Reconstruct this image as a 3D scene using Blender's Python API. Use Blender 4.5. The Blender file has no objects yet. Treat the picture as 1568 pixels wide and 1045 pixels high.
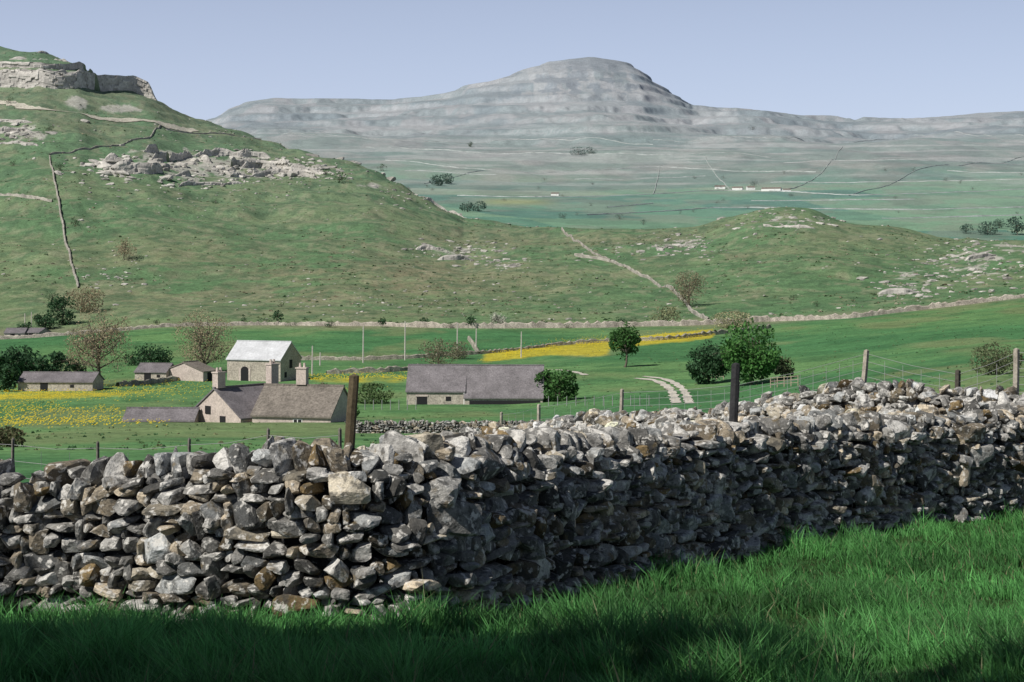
import bpy, math, random, time
import numpy as np
from mathutils import Vector
T0=time.time()
F=2613.0; VH=400.0; UC=784.0
rng=np.random.default_rng(7); random.seed(7)
scene=bpy.context.scene
SUNAZ=(-0.70,-0.71); SUNEL=math.radians(45)

# ---------------------------------------------------------------- noise
_tab=np.random.default_rng(3).random((256,256)).astype(np.float32)
def vn(x,y):
    xi=np.floor(x).astype(np.int64); yi=np.floor(y).astype(np.int64)
    fx=(x-xi); fy=(y-yi); fx=fx*fx*(3-2*fx); fy=fy*fy*(3-2*fy)
    a=_tab[xi&255,yi&255]; b=_tab[(xi+1)&255,yi&255]; c=_tab[xi&255,(yi+1)&255]; d=_tab[(xi+1)&255,(yi+1)&255]
    return (a*(1-fx)+b*fx)*(1-fy)+(c*(1-fx)+d*fx)*fy
def fbm(x,y,o=4,s=0.0):
    r=0;a=.5;t=0
    x=np.asarray(x,float)+s*17.3; y=np.asarray(y,float)+s*31.7
    for i in range(o):
        r=r+a*vn(x,y); t+=a; a*=.5; x,y=(x*1.62-y*1.22)+11.1,(x*1.22+y*1.62)+5.7
    return r/t
def sstep(a,b,x):
    t=np.clip((x-a)/(b-a),0,1); return t*t*(3-2*t)

# ---------------------------------------------------------------- terrain height
US=np.linspace(-1000,2600,361); YS=np.geomspace(3.0,14000,1500)
def prof(pts):
    p=np.array(pts,float); return np.interp(US,p[:,0],p[:,1])
S=prof([(-1000,110),(-300,70),(0,67),(60,76),(120,95),(145,112),(235,144),(290,174),(400,207),(480,232),(560,254),(640,298),(710,334),(780,340),(860,345),(980,350),(1060,345),(1130,330),(1180,320),(1240,321),(1300,335),(1400,351),(1460,357),(1568,360),(1900,350),(2600,340)])
R=prof([(-1000,1150),(0,1120),(235,1050),(400,1000),(560,900),(700,800),(860,760),(1200,700),(1568,640),(2600,640)])
B=prof([(-1000,540),(0,517),(250,502),(784,502),(1180,497),(1400,477),(1568,457),(2600,400)])
SK=prof([(-1000,200),(300,190),(335,180),(350,166),(380,156),(420,150),(520,150),(600,151),(680,138),(780,114),(800,104),(840,91),(870,86),(905,83),(940,86),(965,93),(984,104),(998,119),(1024,137),(1060,161),(1160,168),(1240,178),(1310,184),(1400,181),(1500,172),(1568,170),(2600,150)])
rows=[]
def addz(d,z): rows.append((np.broadcast_to(np.asarray(d,float),US.shape).copy(),np.broadcast_to(np.asarray(z,float),US.shape).copy()))
def addv(d,v):
    d=np.broadcast_to(np.asarray(d,float),US.shape); v=np.broadcast_to(np.asarray(v,float),US.shape)
    addz(d,(VH-v)/F*d)
for d,z in [(3,-1.65),(5,-1.68),(8,-1.98),(11,-2.47),(13.5,-2.93),(18.5,-3.34),(25,-3.67)]: addz(d,z)
addz(32,prof([(-1000,-4.6),(450,-4.4),(900,-4.0),(1300,-3.6),(2600,-3.4)]))
addv(80,prof([(-1000,690),(0,684),(784,682),(1100,655),(1500,618),(2600,560)]))
addv(120,prof([(-1000,670),(0,664),(784,665),(1100,645),(1500,585),(2600,520)]))
addv(175,prof([(-1000,648),(0,640),(784,640),(1100,620),(1500,552),(2600,490)]))
addv(200,prof([(-1000,625),(0,618),(784,620),(1100,598),(1500,540),(2600,480)]))
addv(240,prof([(-1000,600),(0,589),(784,587),(1100,570),(1500,522),(2600,460)]))
addv(300,prof([(-1000,560),(0,552),(784,553),(1100,540),(1500,500),(2600,440)]))
addv(400,B)
for f,g in [(.1,.13),(.28,.34),(.48,.57),(.68,.76),(.85,.9),(1,1)]:
    addv(400+(R-400)*f,B+(S-B)*g)
zr=(VH-S)/F*R
addz(R*1.1,zr-3); addz(R*1.36,zr*0.6-22)
addv(1700,prof([(-1000,345),(700,348),(860,354),(1400,368),(2600,368)]))
addv(2200,prof([(-1000,310),(600,315),(860,322),(1400,325),(2600,320)]))
addv(2800,prof([(-1000,280),(600,280),(860,287),(1400,282),(2600,275)]))
addv(3500,prof([(-1000,245),(500,238),(900,246),(1300,238),(2600,230)]))
P43=prof([(-1000,215),(500,200),(700,196),(900,186),(1060,200),(1300,208),(2600,190)])
addv(4300,P43); addv(4900,SK+(P43-SK)*0.52); addv(5200,SK+(P43-SK)*0.2); addv(5500,SK)
zs=(VH-SK)/F*5500
addz(5900,zs-6); addz(7500,zs-180); addz(14000,zs*0)
DD=np.stack([r[0] for r in rows]); ZZ=np.stack([r[1] for r in rows])
TAB=np.stack([np.interp(YS,DD[:,i],ZZ[:,i]) for i in range(len(US))])
def gs(a,sig,axis):
    n=int(3*sig)+1; k=np.exp(-np.arange(-n,n+1)**2/(2*sig*sig)); k/=k.sum()
    pad=[(0,0),(0,0)]; pad[axis]=(n,n); ap=np.pad(a,pad,mode='edge')
    out=np.zeros_like(a)
    for i,w in enumerate(k):
        sl=[slice(None),slice(None)]; sl[axis]=slice(i,i+a.shape[axis]); out+=w*ap[tuple(sl)]
    return out
TAB=gs(TAB,4,1); TAB=gs(TAB,0.5,0)
LY0=math.log(YS[0]); LYS=(math.log(YS[-1])-LY0)/(len(YS)-1)
def H0(x,y):
    yy=np.clip(y,3.0,13990); u=np.clip(UC+F*x/yy,-999,2599)
    a=(u+1000)/10.0; b=(np.log(yy)-LY0)/LYS
    i=np.floor(a).astype(int); j=np.floor(b).astype(int); i=np.clip(i,0,len(US)-2); j=np.clip(j,0,len(YS)-2)
    fa=a-i; fb=b-j
    return (TAB[i,j]*(1-fa)+TAB[i+1,j]*fa)*(1-fb)+(TAB[i,j+1]*(1-fa)+TAB[i+1,j+1]*fa)*fb
def H(x,y):
    x=np.asarray(x,float); y=np.asarray(y,float)
    z=H0(x,y)
    near=1-sstep(25,60,y)
    z=z+near*0.10*(fbm(x*.9,y*.9,3)-.5)
    m=sstep(40,150,y)*(1-sstep(380,450,y))
    z=z+m*0.7*(fbm(x*.03,y*.03,3,1)-.5)
    m=sstep(400,520,y)*(1-sstep(1300,1600,y))
    z=z+m*(6.0*(fbm(x*.016,y*.016,4,2)-.5)+2.4*(fbm(x*.06,y*.06,3,3)-.5))
    ph=z/8.0+1.2*fbm(x*.006,y*.006,2,5)
    z=z+m*sstep(560,720,y)*.8*np.sin(2*np.pi*ph)
    m=sstep(1700,2500,y)
    z=z+m*sstep(1700,4500,y)*(60*(fbm(x*.0026,y*.0026,5,4)-.5))*(1-0.65*sstep(5000,5500,y))
    z=z+sstep(3600,4300,y)*18*(fbm(x*.012,y*.007,4,24)-.5)*(1-.5*sstep(5200,5500,y))
    ph=z/42.0+1.3*fbm(x*.0011,y*.0011,3,6)
    st=ph-np.floor(ph); z=z+m*sstep(3300,4700,y)*42*.36*(sstep(.6,.8,st)-st)*sstep(.30,.5,fbm(x*.002,y*.002,2,26))
    return z
def ray(u,v,dmin=60,dmax=6000):
    ys=np.geomspace(dmin,dmax,2500); x=(u-UC)/F*ys
    vv=VH-F*H(x,ys)/ys
    k=np.argmax(vv<=v)
    if vv[k]>v: k=int(np.argmin(vv))
    return float(x[k]),float(ys[k]),float(H(x[k],ys[k]))

# ---------------------------------------------------------------- mesh / material helpers
def build(name,V,Fc,C=None,mats=(),midx=None,smooth=False,parent=None):
    V=np.ascontiguousarray(V,np.float32); Fc=np.ascontiguousarray(Fc,np.int32)
    k=Fc.shape[1]; me=bpy.data.meshes.new(name)
    me.vertices.add(len(V)); me.vertices.foreach_set('co',V.ravel())
    me.loops.add(Fc.size); me.loops.foreach_set('vertex_index',Fc.ravel())
    me.polygons.add(len(Fc)); me.polygons.foreach_set('loop_start',np.arange(0,Fc.size,k,dtype=np.int32))
    for m in mats: me.materials.append(m)
    if midx is not None: me.polygons.foreach_set('material_index',np.ascontiguousarray(midx,np.int32))
    me.update(calc_edges=True)
    if C is not None:
        c=np.ones((len(V),4),np.float32); c[:,:3]=C
        at=me.color_attributes.new('Col','FLOAT_COLOR','POINT'); at.data.foreach_set('color',c.ravel())
    if smooth: me.shade_smooth()
    else: me.shade_flat()
    ob=bpy.data.objects.new(name,me); scene.collection.objects.link(ob)
    if parent: ob.parent=parent
    return ob
def mat(name,col=None,attr=True,rough=.9,noises=((3,.3),),bump=None,spec=.2,transl=0.0,lichen=None):
    m=bpy.data.materials.new(name); m.use_nodes=True; nt=m.node_tree; N=nt.nodes; L=nt.links
    b=N['Principled BSDF']; b.inputs['Roughness'].default_value=rough; b.inputs['Specular IOR Level'].default_value=spec
    if attr:
        a=N.new('ShaderNodeVertexColor'); a.layer_name='Col'; cur=a.outputs['Color']
    else:
        a=N.new('ShaderNodeRGB'); a.outputs[0].default_value=(*col,1); cur=a.outputs[0]
    geo=N.new('ShaderNodeNewGeometry')
    def nz(sc,det=4):
        n=N.new('ShaderNodeTexNoise'); n.inputs['Scale'].default_value=sc; n.inputs['Detail'].default_value=det; n.inputs['Roughness'].default_value=.6
        L.new(geo.outputs['Position'],n.inputs['Vector']); return n
    for sc,am in noises:
        n=nz(sc)
        mr=N.new('ShaderNodeMapRange'); mr.inputs['From Min'].default_value=.3; mr.inputs['From Max'].default_value=.7
        mr.inputs['To Min'].default_value=1-am; mr.inputs['To Max'].default_value=1+am; L.new(n.outputs['Fac'],mr.inputs['Value'])
        vm=N.new('ShaderNodeVectorMath'); vm.operation='SCALE'; L.new(cur,vm.inputs[0]); L.new(mr.outputs[0],vm.inputs['Scale']); cur=vm.outputs[0]
    if lichen:
        for sc,lo_,hi_,c_,am in lichen:
            n=nz(sc,6); mr=N.new('ShaderNodeMapRange'); mr.inputs['From Min'].default_value=lo_; mr.inputs['From Max'].default_value=hi_; mr.inputs['To Max'].default_value=am
            L.new(n.outputs['Fac'],mr.inputs['Value']); mx=N.new('ShaderNodeMix'); mx.data_type='RGBA'; L.new(mr.outputs[0],mx.inputs[0]); L.new(cur,mx.inputs[6]); mx.inputs[7].default_value=(*c_,1); cur=mx.outputs[2]
    L.new(cur,b.inputs['Base Color'])
    if bump:
        sc,st,di=bump; n=nz(sc,5)
        bp=N.new('ShaderNodeBump'); bp.inputs['Strength'].default_value=st; bp.inputs['Distance'].default_value=di
        L.new(n.outputs['Fac'],bp.inputs['Height']); L.new(bp.outputs[0],b.inputs['Normal'])
    if transl>0:
        t=N.new('ShaderNodeBsdfTranslucent'); L.new(cur,t.inputs['Color']); mx=N.new('ShaderNodeMixShader'); mx.inputs[0].default_value=transl
        out=N['Material Output']; L.new(b.outputs[0],mx.inputs[1]); L.new(t.outputs[0],mx.inputs[2]); L.new(mx.outputs[0],out.inputs['Surface'])
    return m
M_ground=mat('ground_mat',noises=((.05,.10),(.3,.18),(1.1,.25),(4.0,.35)),bump=(1.0,.6,.4),spec=.05,rough=1)
M_stone=mat('limestone_mat',noises=((6,.25),(60,.3)),bump=(28,.9,.02),spec=.15,lichen=((9,.50,.60,(.055,.055,.052),.75),(5,.58,.66,(.17,.125,.06),.6),(14,.545,.62,(.66,.64,.60),.75)))
M_rock=mat('crag_mat',noises=((.15,.2),(.8,.25)),bump=(.8,.6,.5),spec=.1)
M_leaf=mat('leaf_mat',noises=((1.5,.15),),spec=.2,rough=.7,transl=.3)
M_grass=mat('grass_mat',noises=((1.2,.25),),spec=.25,rough=.6,transl=.35)
M_bark=mat('bark_mat',(.13,.11,.09),attr=False,noises=((3,.3),),spec=.1)
M_wood=mat('weathered_wood_mat',noises=((25,.3),(4,.2)),bump=(60,.5,.01),spec=.1)
M_white=mat('flower_mat',noises=(),spec=.1,transl=.3)
M_farwall=mat('field_wall_mat',noises=((.5,.2),(4,.4)),bump=(4,.8,.15),spec=.05)

# ---------------------------------------------------------------- ground sheet
nx=1150
sc_=np.linspace(-1,1,nx); sx=np.sign(sc_)*(np.abs(sc_)*.36+np.abs(sc_)**4*.34)
yy=np.unique(np.concatenate([np.geomspace(14,14020,1250)-30.0,np.linspace(430,1160,200)+.013,np.linspace(3400,5560,210)+.017])); ny=len(yy)
SX,YY=np.meshgrid(sx,yy); XX=SX*(YY+30)
ZG=H(XX,YY)
Yc=np.clip(YY,3,None); UU=UC+F*XX/Yc; VV=VH-F*ZG/Yc
def mix(a,b,t): return a*(1-t[...,None])+np.asarray(b)*t[...,None]
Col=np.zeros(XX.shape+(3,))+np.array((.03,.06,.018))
n1=fbm(XX*.02,YY*.02,4,1); n2=fbm(XX*.15,YY*.15,4,2)
field=np.zeros_like(Col)+np.array((.068,.175,.070)); field=mix(field,(.115,.22,.085),sstep(.4,.65,n1)); field=mix(field,(.045,.125,.052),sstep(.5,.7,n2)*.6)
field=mix(field,(.18,.21,.10),sstep(.56,.72,fbm(XX*.06,YY*.03,4,41))*.6)
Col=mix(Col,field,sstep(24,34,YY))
hill=np.zeros_like(Col)+np.array((.098,.178,.085)); hill=mix(hill,(.145,.20,.103),sstep(.38,.6,n1)*.9)
brown=np.exp(-((UU-520)/330)**2-((VV-420)/60)**2)+.6*np.exp(-((UU-1050)/300)**2-((VV-370)/28)**2)+.5*np.exp(-((UU-200)/260)**2-((VV-180)/40)**2)+.5*np.exp(-((UU-300)/200)**2-((VV-440)/30)**2)
hill=mix(hill,(.215,.195,.125),np.clip(brown*1.2,0,1)*sstep(.36,.6,n2*.6+n1*.4)*.85)
hill=mix(hill,(.07,.13,.068),sstep(.50,.68,n2)*.6)
hill=mix(hill,(.24,.235,.155),sstep(.55,.68,fbm(XX*.25,YY*.16,3,9))*.45)
hill=mix(hill,(.065,.115,.06),sstep(.57,.68,fbm(XX*.3,YY*.2,3,19))*.55)
patches=[(320,258,190,28,1.1),(250,238,110,16,1.),(30,205,70,20,.9),(700,385,90,12,.8),(770,405,50,10,.8),(1000,385,120,12,.7),(1200,340,90,20,.75),(1050,375,60,18,.8),(1400,420,90,35,.65),(1500,400,90,30,.85),(430,262,100,16,1.),(680,310,60,14,.6),(560,285,60,14,.7),(180,420,60,40,.45),(1560,380,60,20,.8),(90,120,140,18,.9),(560,465,250,12,.5),(750,460,150,10,.5),(118,158,20,11,1.9),(182,166,36,6,1.8),(1300,470,120,8,.6)]
pmk=np.zeros_like(UU)
for (a,b,c,d,w) in patches: pmk=np.maximum(pmk,w*np.exp(-((UU-a)/c)**2-((VV-b)/d)**2))
nn=fbm(XX*.2,YY*.14,4,12)
hill=mix(hill,(.42,.40,.36),sstep(.60,.68,nn*.55+pmk*.42)*.8)
hill=mix(hill,(.20,.235,.25),sstep(400,1150,YY)*.2)  # aerial haze painted into the hill colour, stronger with distance
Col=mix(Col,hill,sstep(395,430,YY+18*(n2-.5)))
far=np.zeros_like(Col)+np.array((.11,.24,.155))
nf=fbm(XX*.004,YY*.004,4,3); nf2=fbm(XX*.0035,ZG*.055,4,7); nf3=fbm(XX*.02,YY*.012,4,8)
cx=np.floor((XX+YY*.25+60*nf)/170); cy=np.floor((YY-XX*.15+80*nf2)/200)
hh=_tab[(cx.astype(int)*37)&255,(cy.astype(int)*91)&255]
far=mix(far,(.165,.285,.175),sstep(.55,.8,hh)); far=mix(far,(.085,.195,.14),1-sstep(.2,.4,hh)); far=mix(far,(.23,.30,.20),sstep(.9,.91,hh)*.8)
far=mix(far,(.21,.24,.18),sstep(.52,.66,nf3)*.5)
far=mix(far,(.34,.34,.10),np.exp(-((UU-790)/55)**4-((VV-309)/5)**2)*.6)
moor=np.zeros_like(Col)+np.array((.185,.23,.185)); moor=mix(moor,(.275,.275,.24),sstep(.42,.6,nf3*.5+nf*.5)); moor=mix(moor,(.125,.20,.155),sstep(.5,.66,nf)*.8)
moor=mix(moor,(.42,.42,.39),sstep(.56,.63,fbm(XX*.0030,ZG*.11,4,11))*.55*(1-sstep(4200,4600,YY)))
tm=sstep(2500,3400,YY+1100*(nf-.5))
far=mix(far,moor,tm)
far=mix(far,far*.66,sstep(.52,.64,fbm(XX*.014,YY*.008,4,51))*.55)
top=np.zeros_like(Col)+np.array((.20,.225,.20)); top=mix(top,(.29,.275,.25),sstep(.45,.60,nf3)); top=mix(top,(.12,.15,.14),sstep(.48,.62,fbm(XX*.005,YY*.005,4,14))*.8)
top=mix(top,(.43,.415,.39),sstep(.54,.61,fbm(XX*.006,ZG*.03,4,15))*.5)
cap=np.exp(-((UU-920)/160)**4)*np.exp(-((VV-128)/26)**4)
top=mix(top,(.42,.40,.37),cap*sstep(.48,.58,fbm(XX*.05,ZG*.012,3,61))*.8); top=mix(top,(.08,.095,.10),cap*sstep(.50,.60,fbm(XX*.03,ZG*.05,3,62))*.7)  # pale scree streaks; the dark bands are cliff shadow painted into the colour
cap2=np.exp(-((UU-930)/90)**4)*np.exp(-((VV-98)/14)**4); top=mix(top,(.17,.16,.165),cap2*.5)
far=mix(far,top,sstep(3800,4700,YY))
far=mix(far,(.265,.31,.37),.2*sstep(1200,2600,YY)+.33*sstep(2400,5000,YY))  # blue-grey distance haze blended into the far ground colour, no atmosphere volume
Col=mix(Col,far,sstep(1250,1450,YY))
fl=fbm(XX*.5,YY*.3,3,21); fl2=fbm(XX*.06,YY*.05,3,22)
g=np.maximum.reduce([
 .95*np.exp(-((VV-(607-.03*UU))/9)**2)*(1-sstep(150,350,UU)),
 .7*np.exp(-((VV-648)/6)**2)*(1-sstep(60,260,UU)),
 .45*np.exp(-((VV-625)/14)**2)*(1-sstep(100,300,UU)),
 np.exp(-((VV-583)/8)**2)*sstep(455,500,UU)*(1-sstep(600,660,UU)),
 1.7*np.exp(-((VV-(549-.105*(UU-730)))/8)**4)*sstep(715,760,UU)*(1-sstep(1085,1100,UU)),
 1.6*np.exp(-((VV-538)/9)**2)*sstep(790,830,UU)*(1-sstep(915,950,UU))])
g=g*((YY>100)&(YY<395))
Col=mix(Col,(.46,.38,.035),sstep(.46,.70,fl*.3+fl2*.25+g*.35)*.8)
Col=mix(Col,(.22,.20,.14),np.exp(-((YY-404)/9)**2)*.6)
gx,gy=np.meshgrid(np.arange(nx-1),np.arange(ny-1)); i0=(gy*nx+gx).ravel()
quads=np.stack([i0,i0+1,i0+nx+1,i0+nx],1)
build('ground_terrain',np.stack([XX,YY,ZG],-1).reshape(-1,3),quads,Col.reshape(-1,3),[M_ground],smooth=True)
print('ground',time.time()-T0)
def tufts(name,n,y0,y1,s0,s1,cols,seed,ur=(-150,1720),pw=1.0,thr=.47,fr=.03):
    r=np.random.default_rng(seed); y=y0+(y1-y0)*r.random(n)**pw; u=r.uniform(ur[0],ur[1],n); x=(u-UC)/F*y
    k=fbm(x*fr,y*fr,3,seed)+.35*(r.random(n)-.5)>thr; x=x[k];y=y[k]; n=len(x); z=H(x,y); s=s0*(s1/s0)**(r.random(n)**1.8)
    V=[]; C=[]
    cc=np.array(cols)[r.integers(0,len(cols),n)]*r.uniform(.8,1.2,(n,1))
    for j in range(5):
        a=r.uniform(0,6.28,n); ax,ay=np.cos(a),np.sin(a); l=s*r.uniform(.3,.7,n); ox,oy=r.normal(0,.3,n)*s,r.normal(0,.3,n)*s; h=s*r.uniform(.25,.55,n)
        V+= [np.stack([x+ox-ax*l,y+oy-ay*l,z-.05],1),np.stack([x+ox+ax*l,y+oy+ay*l,z-.05],1),np.stack([x+ox+ay*l*.4,y+oy-ax*l*.4,z+h],1)]; C+=[cc,cc,cc]
    V=np.stack(V,1).reshape(-1,3); C=np.stack(C,1).reshape(-1,3); q=np.arange(len(V)//3)*3
    build(name,V,np.stack([q,q+1,q+2],1),C,[M_leaf])
tufts('hillside_tussocks',20000,410,1120,.3,1.1,[(.09,.15,.07),(.13,.18,.085),(.22,.20,.13),(.28,.27,.19),(.07,.12,.06)],501,thr=.5)
tufts('pasture_tussocks',7000,70,395,.12,.34,[(.08,.17,.07),(.13,.21,.09),(.20,.21,.11),(.06,.13,.055)],502,thr=.5,fr=.05)
print('tufts',time.time()-T0)

# ---------------------------------------------------------------- rocks
import bmesh
def ico(sub):
    bm=bmesh.new(); bmesh.ops.create_icosphere(bm,subdivisions=sub,radius=1); V=np.array([v.co[:] for v in bm.verts]); Fc=np.array([[v.index for v in f.verts] for f in bm.faces]); bm.free(); return V,Fc
def protos(sub,n,seed,lo=.55,hi=.95,ncut=12):
    r=np.random.default_rng(seed); V0,Fc=ico(sub); out=[]
    for k in range(n):
        p=r.uniform(5,14); V=V0/((np.abs(V0)**p).sum(1)**(1/p))[:,None]
        for c in range(ncut):
            nv=r.normal(size=3); nv/=np.linalg.norm(nv); d=r.uniform(lo,hi)*1.1
            e=np.maximum(0,V@nv-d); V=V-e[:,None]*nv
        V=V+ (V0*(0.10*(fbm(V0[:,0]*2.6+V0[:,2]*1.7+k,V0[:,1]*2.6-V0[:,2]+k,3)-.5))[:,None])
        out.append(V)
    return out,Fc
P3,F3=protos(3,34,5,.55,1.0,9)
P2,F2=protos(2,20,6,.5,.95,9)
P1,F1=protos(1,14,8,.6,1.0,5)
def rotm(yaw,tx,ty):
    cz,sz=np.cos(yaw),np.sin(yaw); cx,sx_=np.cos(tx),np.sin(tx); cy,sy=np.cos(ty),np.sin(ty)
    n=len(yaw); Z=np.zeros((n,3,3)); Z[:,0,0]=cz;Z[:,0,1]=-sz;Z[:,1,0]=sz;Z[:,1,1]=cz;Z[:,2,2]=1
    X=np.zeros((n,3,3)); X[:,0,0]=1;X[:,1,1]=cx;X[:,1,2]=-sx_;X[:,2,1]=sx_;X[:,2,2]=cx
    Y=np.zeros((n,3,3)); Y[:,1,1]=1;Y[:,0,0]=cy;Y[:,0,2]=sy;Y[:,2,0]=-sy;Y[:,2,2]=cy
    return Z@X@Y
def rocks(name,pos,scl,yaw,tx,ty,col,PF,material,seed=0,extra=None):
    P,Fc=PF; r=np.random.default_rng(seed); n=len(pos); pos=np.asarray(pos,float); scl=np.asarray(scl,float); col=np.asarray(col,float)
    Rm=rotm(np.asarray(yaw,float),np.asarray(tx,float),np.asarray(ty,float)); pid=r.integers(0,len(P),n); fl=r.choice([-1.,1.],(n,3)); fl[:,2]=fl[:,0]*fl[:,1]
    PA=np.stack(P)[pid]*fl[:,None,:]*scl[:,None,:]
    V=np.einsum('nij,nkj->nki',Rm,PA)+pos[:,None,:]
    nv=PA.shape[1]; FF=(Fc[None]+(np.arange(n)*nv)[:,None,None]).reshape(-1,3); V=V.reshape(-1,3); C=np.repeat(col,nv,0)
    if extra is not None:
        ev,ef,ec=extra; FF=np.concatenate([FF,ef+len(V)]); V=np.concatenate([V,ev]); C=np.concatenate([C,ec])
    return build(name,V,FF,C,[material])
def stonecol(n,r,bright=1.,moss=0.05):
    l=(.12+.38*r.random(n)**1.3)*bright; c=np.stack([l*1.0,l*.975,l*.92],1)
    cool=r.random(n)<.2; c[cool]*=np.array([.95,1.,1.05])
    tan=r.random(n)<.24; c[tan]*=np.array([1.1,.96,.77])
    m=r.random(n)<moss; c[m]=np.array([.20,.145,.075])*r.uniform(.5,1.1,(m.sum(),1))
    k=r.random(n)<.2; c[k]*=.42
    return np.clip(c,.02,.62)
def stone_wall(name,ctrl,seed,PF,size=1.0,bright=1.,moss=.05,th=.30,both=True,slump=0,material=None,cope=1.0):
    r=np.random.default_rng(seed); ctrl=np.array(ctrl,float)
    seg=np.hypot(np.diff(ctrl[:,0]),np.diff(ctrl[:,1])); cs=np.concatenate([[0],np.cumsum(seg)]); L=cs[-1]
    ss=np.linspace(0,L,int(L/.1)+2)
    cc=[np.interp(ss,cs,ctrl[:,i]) for i in range(3)]
    k=np.ones(15)/15
    def sm(a): return np.convolve(np.pad(a,7,mode='reflect',reflect_type='odd'),k,'valid')
    X_,Y_,ZT=map(sm,cc); gxx=np.gradient(X_,ss); gyy=np.gradient(Y_,ss); nrm=np.hypot(gxx,gyy); gxx/=nrm; gyy/=nrm
    ZT=ZT+.14*(fbm(ss*.8,ss*0+seed,3)-.5)
    bulge=.10*(fbm(ss*.5,ss*0+seed+5,2)-.5)*2
    def at(s): return np.interp(s,ss,X_),np.interp(s,ss,Y_),np.interp(s,ss,ZT),np.interp(s,ss,gxx),np.interp(s,ss,gyy)
    P=[];SC=[];YA=[];TX=[];TY=[]
    def add(s,z,off,w,dp,h,tx,ty,dyaw):
        x,y,zt,tx_,ty_=at(s); nx_,ny_=ty_,-tx_
        P.append((x+nx_*off,y+ny_*off,z)); SC.append((w,dp,h)); YA.append(math.atan2(ty_,tx_)+dyaw); TX.append(tx); TY.append(ty)
    for side in ([1,-1] if both else [1]):
        hgt=0.0; c=0
        while hgt<1.9:
            ch=r.uniform(.065,.125)*size; s=r.uniform(0,.2)
            while s<L:
                w=float(np.clip(r.lognormal(-1.88,.45),.065,.38))*size; h=ch*r.uniform(.7,1.3); q=r.random(); big=q<.07
                if big: w*=1.35; h*=2.1
                elif q<.18: w*=.62; h*=1.7
                x,y,zt,_,_=at(s); zb=float(H(x,y))-.05; full=zt-.15*size-zb
                hz=hgt+ch*.5+.09*float(fbm(s*.8,c*.37+seed,2)-.5)*2+r.normal(0,.012)
                if hz<full:
                    t=hz/max(full,.3); off=(th-(.1*t))*side+r.normal(0,.038)+ (.05 if big else 0)*side+float(np.interp(s,ss,bulge))*side*(4*t*(1-t))
                    add(s+w*.5,zb+hz,off,w*.52,r.uniform(.10,.16)*size,h*.53,r.normal(0,.15),r.normal(0,.17),r.normal(0,.28))
                s+=w*.98
            hgt+=ch*1.0; c+=1
    s=0
    while s<L:
        x,y,zt,_,_=at(s); w=r.uniform(.06,.15)*size*cope; hh=r.uniform(.11,.22)*size*cope
        if r.random()<.25: w*=1.8; hh*=.6
        add(s,zt-.10*size+hh*.2,r.normal(0,.04),w*.58,r.uniform(.15,.24)*size,hh*.62,r.normal(0,.18),r.normal(.1,.3),r.normal(0,.35)); s+=w*.95
        if r.random()<.6: add(s,zt-.17*size,r.uniform(-.16,.22),r.uniform(.06,.12)*size,.09,r.uniform(.05,.09)*size,r.normal(0,.3),r.normal(0,.3),r.uniform(-1,1))
    for i in range(slump):
        s=r.uniform(0,L); x,y,zt,tx_,ty_=at(s); o=abs(r.normal(0,.6)); zb=float(H(x,y)); z=zb+max(0,(zt-zb)*(1-o*.75))*r.uniform(.75,1.02)
        q=r.uniform(.06,.15)*size; add(s,z,o+.15,q*r.uniform(.8,1.5),q,q*r.uniform(.5,.9),r.normal(0,.4),r.normal(0,.4),r.uniform(-2,2))
    col=stonecol(len(P),r,bright,moss)
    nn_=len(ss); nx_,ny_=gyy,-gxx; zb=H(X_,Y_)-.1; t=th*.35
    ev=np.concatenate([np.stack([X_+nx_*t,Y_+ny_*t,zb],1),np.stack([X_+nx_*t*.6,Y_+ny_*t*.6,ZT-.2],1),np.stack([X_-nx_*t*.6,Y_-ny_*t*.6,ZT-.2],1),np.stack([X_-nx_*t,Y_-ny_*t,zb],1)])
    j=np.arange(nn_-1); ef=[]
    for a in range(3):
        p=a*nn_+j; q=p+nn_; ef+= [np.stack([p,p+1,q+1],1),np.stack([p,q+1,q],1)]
    ef=np.concatenate(ef); ec=np.zeros((len(ev),3))+.03  # core coloured near-black to stand in for shade in the gaps between stones
    print(name,len(P))
    return rocks(name,P,SC,YA,TX,TY,col,PF,material or M_stone,seed,(ev,ef,ec))
def UD(u,d,v): return ((u-UC)/F*d,d,(VH-v)/F*d)
front=[UD(-420,15.5,745),UD(-150,15.0,724),UD(0,14.6,712),UD(200,14.3,703),UD(400,13.8,692),UD(560,13.6,684),UD(750,15.2,676),UD(900,16.8,670),UD(1000,18.4,660),UD(1100,19.8,652),UD(1200,21.0,648),UD(1400,23.5,637),UD(1568,25.4,625),UD(1750,27.5,612)]
stone_wall('dry_stone_wall',front,11,(P3,F3),size=1.0,moss=.045)
back=[UD(560,38,690),UD(700,35.5,668),UD(820,34,648),UD(900,33,638),UD(1000,31.8,632),UD(1100,30.8,622),UD(1200,29.8,604),UD(1270,29.0,586),UD(1400,28.2,586),UD(1568,27.4,602),UD(1650,27.0,612)]
stone_wall('dry_stone_wall',back,12,(P2,F2),size=1.05,bright=1.4,moss=.05,slump=1300)
mid=[]
for u in range(530,1000,40):
    d=118; x=(u-UC)/F*d; mid.append((x,d,float(H(x,d))+.85))
stone_wall('field_wall',mid,13,(P1,F1),size=1.5,bright=.9,both=False,material=M_stone,moss=.02)
left_rub=[UD(432,15.6,678),UD(450,15.5,662),UD(485,15.4,664),UD(505,15.3,684)]
stone_wall('stone_rubble_pile',left_rub,14,(P2,F2),size=.8,bright=1.2,slump=25,th=.25)
print('walls',time.time()-T0)

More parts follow.
